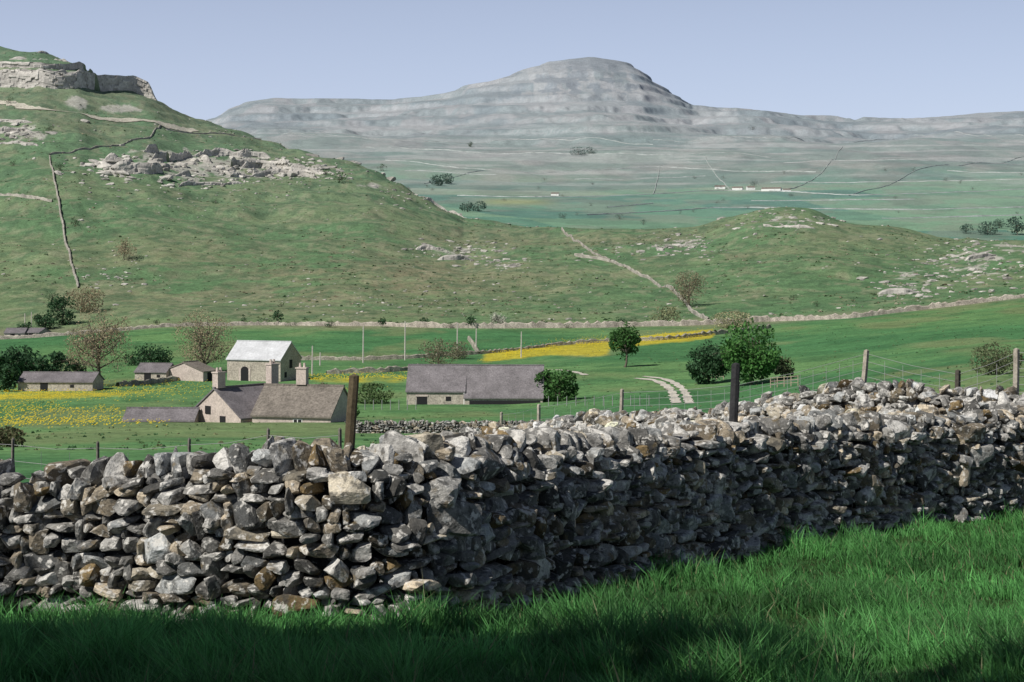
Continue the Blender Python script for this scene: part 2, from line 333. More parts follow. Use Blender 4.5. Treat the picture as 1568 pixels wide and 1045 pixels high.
def boulder_field(name,specs,seed,PF,dmin=420,bright=1.1,flat=1.):
    r=np.random.default_rng(seed); P=[];SC=[];
    for (u,v,su,sv,n,smin,smax) in specs:
        for i in range(n):
            a=u+r.normal()*su*.55; b=v+r.normal()*sv*.55
            x,y,z=ray(a,b,dmin,1300)
            q=smin*(smax/smin)**(r.random()**2.2)
            P.append((x,y,z+q*.0)); SC.append((q*r.uniform(.8,1.8),q*r.uniform(.7,1.2),q*r.uniform(.35,.65)*flat))
    n=len(P); l=r.uniform(.20,.42,n)*bright; col=np.stack([l,l*.96,l*.88],1)
    return rocks(name,P,SC,r.uniform(-.5,.5,n),r.normal(0,.15,n),r.normal(0,.15,n),col,PF,M_rock,seed)
boulder_field('limestone_scar',[(205,252,100,16,70,.7,3.0),(335,243,150,12,70,.7,2.8),(340,262,190,20,90,.6,2.2),(440,262,110,14,80,.6,2.4),(470,268,60,10,40,.6,2.2),(170,258,30,14,30,.8,3.6),(290,280,150,16,50,.5,1.6),(25,205,55,14,50,.6,2.6)],31,(P2,F2),bright=1.2,flat=1.15)
boulder_field('limestone_boulders',[(320,262,190,34,150,.4,1.3),(700,385,90,12,80,.4,1.5),(770,405,50,8,50,.4,1.5),(1000,385,100,14,50,.3,1.2),(1200,335,90,18,80,.4,1.4),(1045,375,50,16,90,.4,1.4),(1420,415,110,35,120,.3,1.3),(1510,395,80,30,130,.4,1.7),(640,300,60,18,50,.4,1.4),(480,300,300,30,60,.3,.9),(800,440,500,60,200,.2,.7),(200,330,200,60,50,.3,.8),(180,420,50,40,40,.3,.9),(300,200,140,20,50,.4,1.0),(560,465,260,14,80,.2,.7),(1390,445,60,12,60,.3,1.2)],32,(P1,F1),bright=1.15)
def cliffs(name,specs,seed,dmax=1300,dmin=430):
    VV_=[];FF=[];CC=[];o=0
    for (u0,v0,u1,v1,h,hm,wob,but) in specs:
        npt=max(6,int(abs(u1-u0)/6)); us=np.linspace(u0,u1,npt); pts=np.array([ray(u,v0+(v1-v0)*i/(npt-1)+wob*(float(fbm(u*.03,seed+v0,2))-.5)*2,dmin,dmax)[:2] for i,u in enumerate(us)])
        wk=9 if hm==0 else 5; pts[:,1]=np.convolve(np.pad(pts[:,1],wk//2,mode='edge'),np.ones(wk)/wk,'valid')
        sg=np.hypot(*np.diff(pts,axis=0).T); cs=np.concatenate([[0],np.cumsum(sg)]); n=max(8,int(cs[-1]/.55)); s=np.linspace(0,cs[-1],n)
        x=np.interp(s,cs,pts[:,0]); y=np.interp(s,cs,pts[:,1]); zb=H(x,y-1.5)-.8
        if hm>0: hc=h*sstep(hm-.06,hm+.12,fbm(s*.05,s*0+v0,4,seed%7))*(.6+.8*fbm(s*.15,s*0+3,2))
        else: hc=h*(.85+.35*(fbm(s*.06,s*0+v0,3)))
        hc=hc*sstep(0,6,s)*sstep(0,7,cs[-1]-s)
        m=int(h/.45)+3; rowsV=[];rowsC=[]
        bj=but*(fbm(s*.045,s*0+v0*.1,3,2)-.5)*2
        for k in range(m):
            t=k/(m-1); z=zb+(hc+.8)*t-.4*(hc<.3)
            bed=np.floor((hc*t)/1.5+.001+.4*fbm(s*.02,s*0,2)); jw=2.2+2.5*((bed*7)%3)
            cell=np.floor(s/jw+bed*.37); rn=_tab[(cell.astype(int)*13)&255,(bed.astype(int)*29+int(v0))&255]
            big=_tab[(np.floor(s/9+.2*bed).astype(int)*17)&255,int(v0)&255]
            out=bj*(1-.2*t)+1.3*(rn-.5)*min(1,h/3)+1.8*(big-.5)*min(1,h/5)+ (1-t)*.3*h*.5 - .9*sstep(.8,1,t)
            out=out*sstep(0,1.2,hc)
            rowsV.append(np.stack([x,y-out,z],1)); l=.30+.15*rn+.05*fbm(s*.4,z*.6,2); rowsC.append(np.stack([l,l*.955,l*.88],1))
        zt=zb+hc+.6
        for back,zz in ((2.5,.15),(5,-.2)): 
            rowsV.append(np.stack([x,y+back,zt+zz*(hc>.5)-(back>3)*.2],1)); l=np.full(n,.27); rowsC.append(np.stack([l*.8,l*.9,l*.6],1))
        bk=max(8,h*1.6); rowsV.append(np.stack([x,y+bk,np.minimum(H(x,y+bk)-.6,zt)],1)); rowsC.append(np.zeros((n,3))+np.array((.10,.15,.08)))
        V=np.concatenate(rowsV); j=np.arange(n-1)
        for a in range(len(rowsV)-1): p=a*n+j+o; FF.append(np.stack([p,p+1,p+1+n,p+n],1))
        VV_.append(V); CC.append(np.concatenate(rowsC)); o+=len(V)
    return build(name,np.concatenate(VV_),np.concatenate(FF),np.concatenate(CC),[M_rock])
cliffs('limestone_crag',[(-80,128,238,142,9.5,0,1,3.0),(-80,112,150,116,3.4,.38,1,2),(-80,102,132,108,4.2,0,1,2),(-80,90,108,93,2.6,.38,1,1),(-80,80,80,83,2.0,.40,1,1)],41,1300,700)
cliffs('limestone_scar',[(150,250,300,242,4.4,.36,4,1.5),(215,236,420,243,3.8,.36,4,1.2),(150,266,260,266,5.0,.38,4,1.5),(230,257,450,256,4.0,.38,5,1.5),(300,250,500,264,3.8,.38,5,1.2),(240,274,430,269,3.0,.44,5,1.2),(340,262,500,274,3.4,.40,5,1),(400,262,500,268,3.0,.38,4,1),(260,286,380,284,2.0,.48,5,1),(-60,205,70,200,2.8,.42,5,1),(-60,220,70,222,2.0,.46,5,1),(-40,190,60,186,2,.46,4,1)],42)
cliffs('limestone_outcrop',[(630,384,680,382,2.2,.42,3,.8),(660,400,740,396,1.8,.45,3,.8),(730,372,830,370,1.5,.47,3,.8),(740,412,790,404,2.0,.42,3,.8),(870,402,930,398,1.3,.46,3,.6),(1130,346,1280,352,1.2,.47,4,.8),(1340,370,1380,366,1.4,.45,2,.6),(1470,400,1568,388,1.6,.44,4,.8),(1480,420,1568,412,1.6,.45,4,.8),(1340,450,1420,448,1.4,.46,3,.6),(560,286,620,296,1.8,.46,3,.6),(640,306,720,322,1.5,.47,3,.6),(490,262,560,270,1.8,.44,3,.6)],43)
print('crag',time.time()-T0)

# ---------------------------------------------------------------- far dry stone field walls
def ribbon_wall(name,polys,h,w,col,dmin,step,dmax=6000,seed=0):
    r=np.random.default_rng(seed); VV_=[];FF=[];CC=[];o=0
    for pl in polys:
        pts=np.array([ray(a,b,dmin,dmax)[:2] for a,b in pl]); sg=np.hypot(*np.diff(pts,axis=0).T); cs=np.concatenate([[0],np.cumsum(sg)])
        n=max(3,int(cs[-1]/step)); s=np.linspace(0,cs[-1],n); x=np.interp(s,cs,pts[:,0]); y=np.interp(s,cs,pts[:,1])
        wd=9 if n>20 else 3; kk=np.ones(wd)/wd; p_=wd//2
        x=np.convolve(np.pad(x,p_,mode='reflect',reflect_type='odd'),kk,'valid'); y=np.convolve(np.pad(y,p_,mode='reflect',reflect_type='odd'),kk,'valid')
        tx=np.gradient(x); ty=np.gradient(y); q=np.hypot(tx,ty)+1e-6; nx_=-ty/q; ny_=tx/q; z=H(x,y)
        hh=h*r.uniform(.6,1.15,n)*(.55+.9*fbm(s*.015,s*0+o*.001,3)); ww=w*.5*r.uniform(.8,1.25,n)
        ring=[np.stack([x+nx_*ww*1.2,y+ny_*ww*1.2,z-.3],1),np.stack([x+nx_*ww*.8,y+ny_*ww*.8,z+hh*.85],1),np.stack([x,y,z+hh],1),np.stack([x-nx_*ww*.8,y-ny_*ww*.8,z+hh*.85],1),np.stack([x-nx_*ww*1.2,y-ny_*ww*1.2,z-.3],1)]
        V=np.concatenate(ring); j=np.arange(n-1)
        for a in range(4):
            p=a*n+j+o; FF.append(np.stack([p,p+1,p+1+n,p+n],1))
        VV_.append(V); CC.append(np.array(col)*r.uniform(.6,1.2,(len(V),1))); o+=len(V)
    return build(name,np.concatenate(VV_),np.concatenate(FF),np.concatenate(CC),[M_farwall])
ribbon_wall('roadside_wall',[[(-60,522),(100,514),(250,501),(400,498),(600,500),(700,503),(950,501),(1075,498),(1180,492),(1300,488),(1400,476),(1568,456),(1700,440)]],1.2,.6,(.40,.36,.31),320,.8,520,1)
ribbon_wall('meadow_wall',[[(180,592),(260,585),(330,574)],[(455,552),(540,552),(620,550),(730,543),(850,530),(930,524),(1010,522),(1095,513)],[(500,573),(600,570),(640,566)],[(718,520),(733,543)],[(1095,513),(1180,503)]],1.0,.55,(.32,.30,.25),180,.7,500,2)
ribbon_wall('hill_wall',[[(120,442),(108,400),(92,325),(76,240)],[(76,238),(150,226),(232,212),(246,193)],[(250,196),(330,205),(400,212)],[(860,351),(893,378),(935,402),(1000,430),(1048,462)],[(1085,492),(1060,480),(1048,462)],[(935,402),(880,392)],[(0,300),(80,310)]],1.1,.6,(.34,.32,.28),405,2,1300,3)
fw=[[(560,226),(700,232),(860,236),(1000,238),(1180,242)],[(590,246),(760,262),(900,262),(1010,255),(1250,264)],[(650,282),(740,262)],[(820,302),(1000,298),(1120,292),(1300,300),(1568,290)],[(900,330),(1100,318),(1400,322),(1568,318)],[(1010,255),(1000,298)],[(1120,292),(1080,240)],[(1200,292),(1260,264),(1290,225)],[(1300,300),(1400,262),(1568,240)],[(430,207),(620,216),(800,214),(1000,222)],[(1000,215),(1200,212),(1400,205),(1568,208)],[(1568,265),(1450,262)],[(700,300),(830,302)],[(620,262),(760,268)],[(880,275),(1080,270)],[(1180,280),(1568,276)],[(1200,250),(1400,246),(1568,252)],[(1150,308),(1400,306)],[(1350,335),(1568,330)],[(930,318),(1000,312)]]
ribbon_wall('distant_field_walls',fw,1.4,1.1,(.38,.41,.40),1650,9,5000,4)  # wall colour carries a painted haze tint to match the far ground
print('fieldwalls',time.time()-T0)

# ---------------------------------------------------------------- trees
def tubes(segs,sides=5):
    V=[];Fc=[];o=0; an=np.arange(sides)*2*math.pi/sides
    for p0,p1,r0,r1 in segs:
        p0=np.array(p0);p1=np.array(p1); d=p1-p0; L=np.linalg.norm(d)+1e-9; d=d/L
        a=np.cross(d,[0,0,1.] if abs(d[2])<.9 else [1.,0,0]); a/=np.linalg.norm(a); b=np.cross(d,a)
        ring=np.cos(an)[:,None]*a+np.sin(an)[:,None]*b
        V+= [p0+ring*r0,p1+ring*r1]
        for k in range(sides):
            k2=(k+1)%sides; Fc+= [(o+k,o+k2,o+sides+k2),(o+k,o+sides+k2,o+sides+k)]
        o+=2*sides
    return np.concatenate(V),np.array(Fc)
def tree_geo(x,y,h,cr,seed,leaf,nleaf,ls,trunk=.3,nb=11,spread=.2,tr=None,zb=None):
    r=np.random.default_rng(seed); z=float(H(x,y))-.1 if zb is None else zb; tr=tr or h*.028
    segs=[];p=np.array([x,y,z]); top=h*.72; pts=[p]
    for i in range(6):
        q=p+np.array([r.normal()*h*.015,r.normal()*h*.015,top/6]); segs.append((p,q,tr*(1-i/7),tr*(1-(i+1)/7))); p=q; pts.append(q)
    ends=[pts[-1]]; cz=h*(trunk+(1-trunk)*.5); rz=h*(1-trunk)*.5
    for i in range(nb):
        k=r.integers(1,6); b0=pts[k] if (pts[k][2]-z)>h*trunk*.6 else pts[2]
        a=i*2.4+r.normal()*.3; ph=r.uniform(-.75,.95); rr=math.sqrt(1-ph*ph)*cr*r.uniform(.6,1.0)
        e=np.array([x+math.cos(a)*rr,y+math.sin(a)*rr,z+cz+ph*rz*.9]); m_=(b0+e)/2+np.array([0,0,-.05*h])+r.normal(size=3)*.03*h
        segs+= [(b0,m_,tr*.42,tr*.27),(m_,e,tr*.27,tr*.08)]; ends.append(e)
        for j in range(4):
            s_=m_+(e-m_)*r.uniform(0,.8); e2=s_+r.normal(size=3)*np.array([1,1,.8])*cr*.33; segs.append((s_,e2,tr*.14,tr*.04)); ends.append(e2)
            for jj in range(2):
                e3=e2+r.normal(size=3)*cr*.18; segs.append((e2,e3,tr*.06,tr*.025)); ends.append(e3)
    VT,FT=tubes(segs,4)
    ends=np.array(ends); sel=ends[r.integers(0,len(ends),nleaf)]; c=sel+r.normal(size=(nleaf,3))*cr*spread*np.array([1,1,.75])
    cen=np.array([x,y,z+cz]); dd=(c-cen)/np.array([cr*1.12,cr*1.12,rz*1.12]); q=np.linalg.norm(dd,axis=1); c=np.where((q>1)[:,None],cen+(c-cen)/q[:,None]*r.uniform(.85,1.05,(nleaf,1)),c)
    a=r.normal(size=(nleaf,3)); a/=np.linalg.norm(a,axis=1)[:,None]; b=r.normal(size=(nleaf,3)); b-= (a*b).sum(1)[:,None]*a; b/=np.linalg.norm(b,axis=1)[:,None]
    s=ls*r.uniform(.6,1.3,(nleaf,1)); VL=np.stack([c-a*s,c+b*s*.6,c+a*s,c-b*s*.6],1).reshape(-1,3)
    k=np.arange(nleaf)*4; FL=np.concatenate([np.stack([k,k+1,k+2],1),np.stack([k,k+2,k+3],1)])
    cl=np.array(leaf)*r.uniform(.6,1.35,(nleaf,1)); CL=np.repeat(cl,4,0)
    return VT,FT,VL,FL,CL
def tree(name,x,y,h,cr,seed,leaf=(.05,.11,.03),nleaf=2500,ls=.2,**k):
    VT,FT,VL,FL,CL=tree_geo(x,y,h,cr,seed,leaf,nleaf,ls,**k)
    V=np.concatenate([VT,VL]); FF=np.concatenate([FT,FL+len(VT)]); C=np.concatenate([np.zeros((len(VT),3))+.1,CL]); mi=np.concatenate([np.zeros(len(FT)),np.ones(len(FL))])
    return build(name,V,FF,C,[M_bark,M_leaf],mi)
def tree_at(name,u,vb,vt,wpx,seed,dmin=60,dmax=1300,**k):
    x,y,z=ray(u,vb,dmin,dmax); s=y/F; return tree(name,x,y,(vb-vt)*s,wpx*.5*s,seed,**k)
G1=(.06,.145,.04); DG=(.04,.095,.042); TAN=(.33,.28,.18); OL=(.12,.145,.07)
tree_at('sycamore_tree',1150,590,486,80,1,leaf=(.07,.18,.045),nleaf=5200,ls=.22,trunk=.12,nb=16)
tree_at('sycamore_tree',1085,588,522,60,2,leaf=DG,nleaf=3200,ls=.22,trunk=.05,nb=12)
tree_at('hawthorn_tree',957,563,494,42,3,leaf=G1,nleaf=2600,ls=.22,trunk=.22)
tree_at('hawthorn_bush',1198,580,545,34,4,leaf=OL,nleaf=700,ls=.18,trunk=.05)
tree_at('elder_bush',852,614,566,64,5,leaf=G1,nleaf=2200,ls=.2,trunk=.02)
tree_at('elder_bush',495,622,588,44,6,leaf=OL,nleaf=1200,ls=.18,trunk=.02)
tree_at('elder_bush',530,640,616,36,26,leaf=G1,nleaf=900,ls=.18,trunk=.02)
tree_at('elder_bush',570,618,588,60,27,leaf=(.10,.16,.06),nleaf=1300,ls=.16,trunk=.02)
tree_at('ash_tree',152,592,474,96,7,leaf=TAN,nleaf=4600,ls=.12,trunk=.2,nb=24)
tree_at('ash_tree',315,570,478,88,8,leaf=TAN,nleaf=4200,ls=.13,trunk=.2,nb=24)
tree_at('ash_tree',130,478,440,56,9,leaf=TAN,nleaf=1900,ls=.22,trunk=.1,nb=14,dmin=300)
tree_at('ash_tree',1056,470,416,52,10,leaf=(.26,.235,.15),nleaf=2200,ls=.2,trunk=.12,nb=16,dmin=405)
tree_at('ash_tree',1122,502,478,62,12,leaf=(.36,.35,.21),nleaf=1700,ls=.22,trunk=.05,dmin=300)
tree_at('ash_tree',1018,498,470,44,13,leaf=(.24,.26,.14),nleaf=700,ls=.25,trunk=.05,dmin=300)
tree_at('hawthorn_bush',233,562,526,58,14,leaf=DG,nleaf=1500,ls=.22,trunk=.05)
tree_at('hawthorn_bush',672,560,520,60,15,leaf=(.20,.19,.12),nleaf=1400,ls=.16,trunk=.05)
tree_at('hawthorn_bush',702,550,522,36,16,leaf=(.18,.17,.11),nleaf=700,ls=.16,trunk=.05)
tree_at('hawthorn_blossom_bush',762,500,478,24,17,leaf=(.45,.46,.38),nleaf=700,ls=.22,trunk=.05,dmin=300)
tree_at('hawthorn_bush',190,398,366,34,18,leaf=TAN,nleaf=600,ls=.25,trunk=.05,dmin=405)
tree_at('hawthorn_bush',1525,574,526,70,19,leaf=(.13,.155,.08),nleaf=2200,ls=.1,trunk=.02)
tree_at('hawthorn_bush',95,498,445,40,20,leaf=DG,nleaf=1300,ls=.3,trunk=.05,dmin=300)
tree_at('hawthorn_bush',10,685,652,50,23,leaf=(.10,.10,.05),nleaf=800,ls=.08,trunk=.02)
def mass(name,specs,seed):
    VV_=[];FF=[];CC=[];MI=[];o=0
    for i,(u,vb,vt,w,leaf,dmin,nl) in enumerate(specs):
        x,y,z=ray(u,vb,dmin,5000); s=y/F; h=(vb-vt)*s
        VT,FT,VL,FL,CL=tree_geo(x,y,h,w*.5*s,seed+i,leaf,nl,h*.07,trunk=.04,nb=8)
        VV_+= [VT,VL]; FF+= [FT+o,FL+o+len(VT)]; CC+= [np.zeros((len(VT),3))+.08,CL]; MI+= [np.zeros(len(FT)),np.ones(len(FL))]; o+=len(VT)+len(VL)
    return build(name,np.concatenate(VV_),np.concatenate(FF),np.concatenate(CC),[M_bark,M_leaf],np.concatenate(MI))
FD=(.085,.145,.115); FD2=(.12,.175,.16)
mass('distant_trees',[(668,285,268,22,FD,1500,500),(684,282,266,22,FD,1500,500),(716,325,310,22,FD,1500,500),(732,324,308,24,FD,1500,500),(885,238,226,26,FD2,1700,350),(903,236,226,22,FD2,1700,350),(862,335,326,14,FD,1500,200),(949,336,328,14,FD,1500,200),(985,345,337,12,FD,1500,150),(1155,286,276,14,FD2,1500,150),(1098,290,282,12,FD2,1500,100),(1152,200,193,12,FD2,1500,100),(1480,358,344,20,FD,1000,400),(1512,360,340,30,FD,1000,500),(1558,360,334,34,FD,1000,500),(1530,350,335,16,FD,1000,300)]+
 [(float(a),float(b),float(b)-6,9,FD2,1500,60) for a,b in zip(rng.uniform(620,1568,30),rng.uniform(262,340,30))],100)
mass('hedgerow_bushes',[(u,b,t,w,DG,300,260) for u,b,t,w in [(372,497,484,14),(405,497,486,22),(425,498,476,18),(445,500,492,20),(505,502,490,14),(585,502,484,12),(650,500,486,16),(690,503,494,22),(720,503,482,18),(812,500,492,14),(932,498,487,16),(950,499,485,18),(968,498,486,20),(870,503,495,14)]]+
 [(u,b,t,w,(.05,.10,.045),405,160) for u,b,t,w in [(115,345,332,14),(92,262,250,16),(20,255,246,14),(60,500,478,18),(80,460,446,20),(330,312,304,12),(520,280,262,22),(500,270,260,16),(75,200,190,14),(585,262,252,14),(1215,460,450,14),(430,470,462,10),(240,505,495,12),(640,480,474,10),(720,225,216,8),(1110,425,418,10),(1250,470,462,10),(15,160,150,14)]]+
 [(u,b,t,w,DG,180,700) for u,b,t,w in [(10,588,530,50),(45,585,535,50),(85,582,540,40),(30,560,528,40),(115,578,548,30),(8,600,560,34),(70,505,478,30),(40,512,490,24),(205,560,540,30)]],200)
tree('ash_tree',-7.1,3.2,10.6,2.3,301,leaf=G1,nleaf=9000,ls=.16,trunk=.5,nb=16,tr=.2)
tree('ash_tree',-11.5,3.0,11.2,2.6,302,leaf=G1,nleaf=9500,ls=.17,trunk=.48,nb=16,tr=.22)
tree('ash_tree',-13.8,7.4,11.4,2.6,304,leaf=G1,nleaf=9500,ls=.17,trunk=.48,nb=16,tr=.22)
tree('ash_tree',-6.9,-2.6,15.5,2.0,303,leaf=G1,nleaf=2300,ls=.17,trunk=.68,nb=12,tr=.22)
print('trees',time.time()-T0)

# ---------------------------------------------------------------- farm buildings
M_w1=mat('stone_masonry_mat',(.38,.34,.29),attr=False,noises=((.8,.15),(5,.4)),bump=(5,.6,.06))
M_w2=mat('harled_wall_mat',(.47,.40,.36),attr=False,noises=((1,.15),(6,.25)))
M_roof=mat('slate_roof_mat',(.160,.147,.155),attr=False,noises=((.7,.25),(6,.35)),bump=(6,.4,.03),spec=.3,rough=.7)
M_roof2=mat('mossy_slate_mat',(.17,.15,.13),attr=False,noises=((.7,.3),(5,.4)),bump=(6,.4,.03))
M_roofw=mat('pale_sheet_roof_mat',(.50,.51,.53),attr=False,noises=((.6,.16),(3,.14)),spec=.3,rough=.6)
M_dark=mat('dark_opening_mat',(.02,.02,.022),attr=False,noises=())
M_frame=mat('painted_frame_mat',(.7,.7,.68),attr=False,noises=())
def pm(name,V,Fs,m,parent):
    me=bpy.data.meshes.new(name); me.from_pydata(V,[],Fs); me.materials.append(m); ob=bpy.data.objects.new(name,me); scene.collection.objects.link(ob); ob.parent=parent; return ob
def box(name,x0,x1,y0,y1,z0,z1,m,parent):
    V=[(x0,y0,z0),(x1,y0,z0),(x1,y1,z0),(x0,y1,z0),(x0,y0,z1),(x1,y0,z1),(x1,y1,z1),(x0,y1,z1)]
    return pm(name,V,[(0,3,2,1),(4,5,6,7),(0,1,5,4),(1,2,6,5),(2,3,7,6),(3,0,4,7)],m,parent)
def empty(name,x,y,rot,z=None):
    e=bpy.data.objects.new(name,None); e.location=(x,y,float(H(x,y))-.1 if z is None else z); e.rotation_euler=(0,0,math.radians(rot)); scene.collection.objects.link(e); return e
def block(p,tag,x0,x1,y0,y1,ze,zr_,mw,mr,z0=-1.2,ov=.25,yr=None,zef=None):
    yr=(y0+y1)/2 if yr is None else yr; zef=ze if zef is None else zef
    V=[(x0,y0,z0),(x1,y0,z0),(x1,y1,z0),(x0,y1,z0),(x0,y0,zef),(x1,y0,zef),(x1,y1,ze),(x0,y1,ze),(x0,yr,zr_),(x1,yr,zr_)]
    pm(tag+'_walls',V,[(0,1,5,4),(2,3,7,6),(1,2,6,9,5),(3,0,4,8,7)],mw,p)
    for nm,ya,za in (('front',y0,zef),('back',y1,ze)):
        dy=(ya-yr); dz=za-zr_; l=math.hypot(dy,dz); ya2=ya+dy/l*ov; za2=za+dz/l*ov; t=.14; z1_=.03
        V=[(x0-.12,yr,zr_+z1_),(x1+.12,yr,zr_+z1_),(x1+.12,ya2,za2+z1_),(x0-.12,ya2,za2+z1_)]; V+=[(a,b,c+t) for a,b,c in V]
        pm(tag+'_roof_'+nm,V,[(0,1,2,3),(7,6,5,4),(0,4,5,1),(1,5,6,2),(2,6,7,3),(3,7,4,0)],mr,p)
    box(tag+'_ridge_tiles',x0-.14,x1+.14,yr-.12,yr+.12,zr_+.12,zr_+.26,mr,p)
def window(p,nm,x,y,z,w,h,face='y-'):
    box(nm+'_frame',x-w/2-.08,x+w/2+.08,y-.03,y+.02,z-.08,z+h+.08,M_frame,p); box(nm+'_glass',x-w/2,x+w/2,y-.045,y,z,z+h,M_dark,p); box(nm+'_mullion',x-.04,x+.04,y-.06,y-.046,z,z+h,M_frame,p)
def chimney(p,nm,x,y,z,h,m):
    box(nm+'_stack',x-.45,x+.45,y-.35,y+.35,z,z+h,m,p); box(nm+'_cap',x-.52,x+.52,y-.42,y+.42,z+h,z+h+.12,m,p)
    for dx in (-.2,.2):
        V,Fc=tubes([((x+dx,y,z+h+.12),(x+dx,y,z+h+.5),.13,.1)],8); build(nm+'_pot',V,Fc,None,[M_w2],parent=p)
x,y,z=ray(728,620,120); s=y/F; L=209*s
p=empty('stone_barn',x,y+3.5,-2,z-.1)
k=-L/2+89*s
block(p,'west_bay',-L/2,k,-3.2,3.4,21*s,57*s,M_w1,M_roof)
block(p,'main_bay',k+.03,L/2,-3.6,3.4,19*s,57*s-.02,M_w1,M_roof,zef=12*s)
box('doorway',-L/2+1.2,-L/2+2.4,-3.24,-3.1,-.6,1.0,M_dark,p); box('doorway_lintel',-L/2+1.05,-L/2+2.55,-3.27,-3.1,1.0,1.2,M_w2,p)
box('byre_opening',k+.6,L/2-.3,-3.66,-3.5,.15,.55,M_dark,p); box('downpipe',k-.1,k+.0,-3.35,-3.22,-.8,1.5,M_frame,p)
box('slit_window',-L/2+4.6,-L/2+5.2,-3.24,-3.1,.5,1.0,M_dark,p)
x,y,z=ray(400,584,180); s=y/F
p=empty('white_roofed_barn',x,y+3,-20,z-.1)
L=92*s; block(p,'barn',-L/2,L/2,-3.2,3.2,34*s,59*s,M_w1,M_roofw)
box('barn_door',-L/2+2.3,-L/2+3.5,-3.25,-3.1,-.3,1.7,M_dark,p); 
an=[math.pi*i/8 for i in range(9)]; V=[(-L/2+2.9+.6*math.cos(a),-3.24,1.7+.5*math.sin(a)) for a in an]; pm('door_arch',V,[tuple(range(9))],M_dark,p)
box('door_quoin',-L/2+1.95,-L/2+2.27,-3.28,-3.1,-.3,1.9,M_w2,p); box('door_quoin_b',-L/2+3.53,-L/2+3.85,-3.28,-3.1,-.3,1.9,M_w2,p)
box('gable_opening',L/2-.05,L/2+.03,-.45,.45,1.9,3.1,M_dark,p); box('gable_opening_low',L/2-.05,L/2+.03,-2.0,-1.3,.6,1.4,M_dark,p)
x,y,z=ray(372,648,110); s=y/F
p=empty('farmhouse',x,y+3,-14,z-.5)
block(p,'east_range',1.2,8.4,-2.0,4.2,1.1,60*s,M_w2,M_roof2)
p2=bpy.data.objects.new('gabled_wing',None); scene.collection.objects.link(p2); p2.parent=p
p2.location=(-1.7,1.4,0); p2.rotation_euler=(0,0,math.radians(66))
block(p2,'gable',-2.6,4.2,-3.3,3.3,.8,56*s,M_w2,M_roof)
box('gable_window',-2.66,-2.5,.5,1.2,1.0,1.7,M_dark,p2); box('gable_window_b',-2.66,-2.5,-1.4,-.7,.2,.9,M_dark,p2)
window(p,'east_win',5.4,-2.0,.2,.7,.6)
chimney(p2,'west_chimney',-2.1,0,3.3,1.3,M_w2); chimney(p2,'mid_chimney',3.4,-1.0,2.9,2.2,M_w2); chimney(p,'east_chimney',4.6,1.2,3.6,1.4,M_w2)
pl=bpy.data.objects.new('lean_to_range',None); scene.collection.objects.link(pl); pl.parent=p; pl.location=(-4.2,-.2,0); pl.rotation_euler=(0,0,math.radians(12))
block(pl,'lean_to',-6.6,-.4,-2.0,1.4,.45,1.3,M_w1,M_roof,ov=.15)
def shed(name,u,vb,wpx,hpx,depth,rot,mr,mw,dmin=180,er=.55,door=True):
    x,y,z=ray(u,vb,dmin); s=y/F; p=empty(name,x,y+depth/2,rot,z-.1); L=wpx*s; block(p,'shed',-L/2,L/2,-depth/2,depth/2,hpx*s*er,hpx*s,mw,mr,ov=.2)
    if door: box('door',-L*.2,-L*.2+1.,-depth/2-.04,-depth/2+.05,-.2,min(1.8,hpx*s*er-.1),M_dark,p)
    box('slit',L*.2,L*.2+.5,-depth/2-.04,-depth/2+.05,hpx*s*er*.45,hpx*s*er*.75,M_dark,p)
    return p
shed('stone_shed',86,599,116,26,5,-3,M_roof,M_w1)
shed('stone_shed',285,585,34,28,7,62,M_roof2,M_w2); shed('stone_shed',234,583,50,24,5,-8,M_roof,M_w1)
shed('cottage',20,518,30,14,6,5,M_roof,M_w2,300); shed('cottage',52,516,24,12,6,-10,M_roof,M_w1,300)
for (u,v,w,h) in [(1103,290,16,6),(1130,291,16,5),(1150,291,12,6),(1182,293,30,6),(1205,294,12,5),(850,300,12,5)]:
    shed('distant_farmhouse',u,v,w,h,9,random.uniform(-25,25),M_roof2,M_frame,1650,.6,False)

# ---------------------------------------------------------------- track, posts, poles, fences
def rut(name,pl,w,dmin=120,dmax=400,col=(.50,.47,.41),lift=.06):
    pts=np.array([ray(a,b,dmin,dmax)[:2] for a,b in pl]); sg=np.hypot(*np.diff(pts,axis=0).T); cs=np.concatenate([[0],np.cumsum(sg)]); n=max(60,int(cs[-1]/2)); s=np.linspace(0,cs[-1],n)
    x=np.interp(s,cs,pts[:,0]); y=np.interp(s,cs,pts[:,1]); kk=np.ones(9)/9; x=np.convolve(np.pad(x,4,mode='reflect',reflect_type='odd'),kk,'valid'); y=np.convolve(np.pad(y,4,mode='reflect',reflect_type='odd'),kk,'valid')
    tx=np.gradient(x);ty=np.gradient(y);q=np.hypot(tx,ty); nx_=-ty/q; ny_=tx/q; V=[];ws=w*(.5+1.0*fbm(s*.6,s*0,2))
    for o in (-.5,-.17,.17,.5): V.append(np.stack([x+nx_*ws*o,y+ny_*ws*o,H(x+nx_*ws*o,y+ny_*ws*o)+lift],1))
    V=np.concatenate(V); j=np.arange(n-1); Fs=np.concatenate([np.stack([a*n+j,a*n+j+1,(a+1)*n+j+1,(a+1)*n+j],1) for a in range(3)])
    return build(name,V,Fs,np.zeros((len(V),3))+np.array(col),[M_ground],smooth=True)
rut('farm_track',[(972,580),(992,581),(1012,586),(1024,594),(1031,604),(1036,618)],1.0)
rut('farm_track',[(985,577),(1008,579),(1032,586),(1044,595),(1051,605),(1056,618)],.9)
rut('farm_track',[(838,567),(860,567),(880,570),(897,575)],.8)
rut('hill_track',[(-40,150),(0,158),(60,168),(130,176),(200,184),(246,192),(300,200)],5.0,700,1300,(.40,.38,.32),.35)
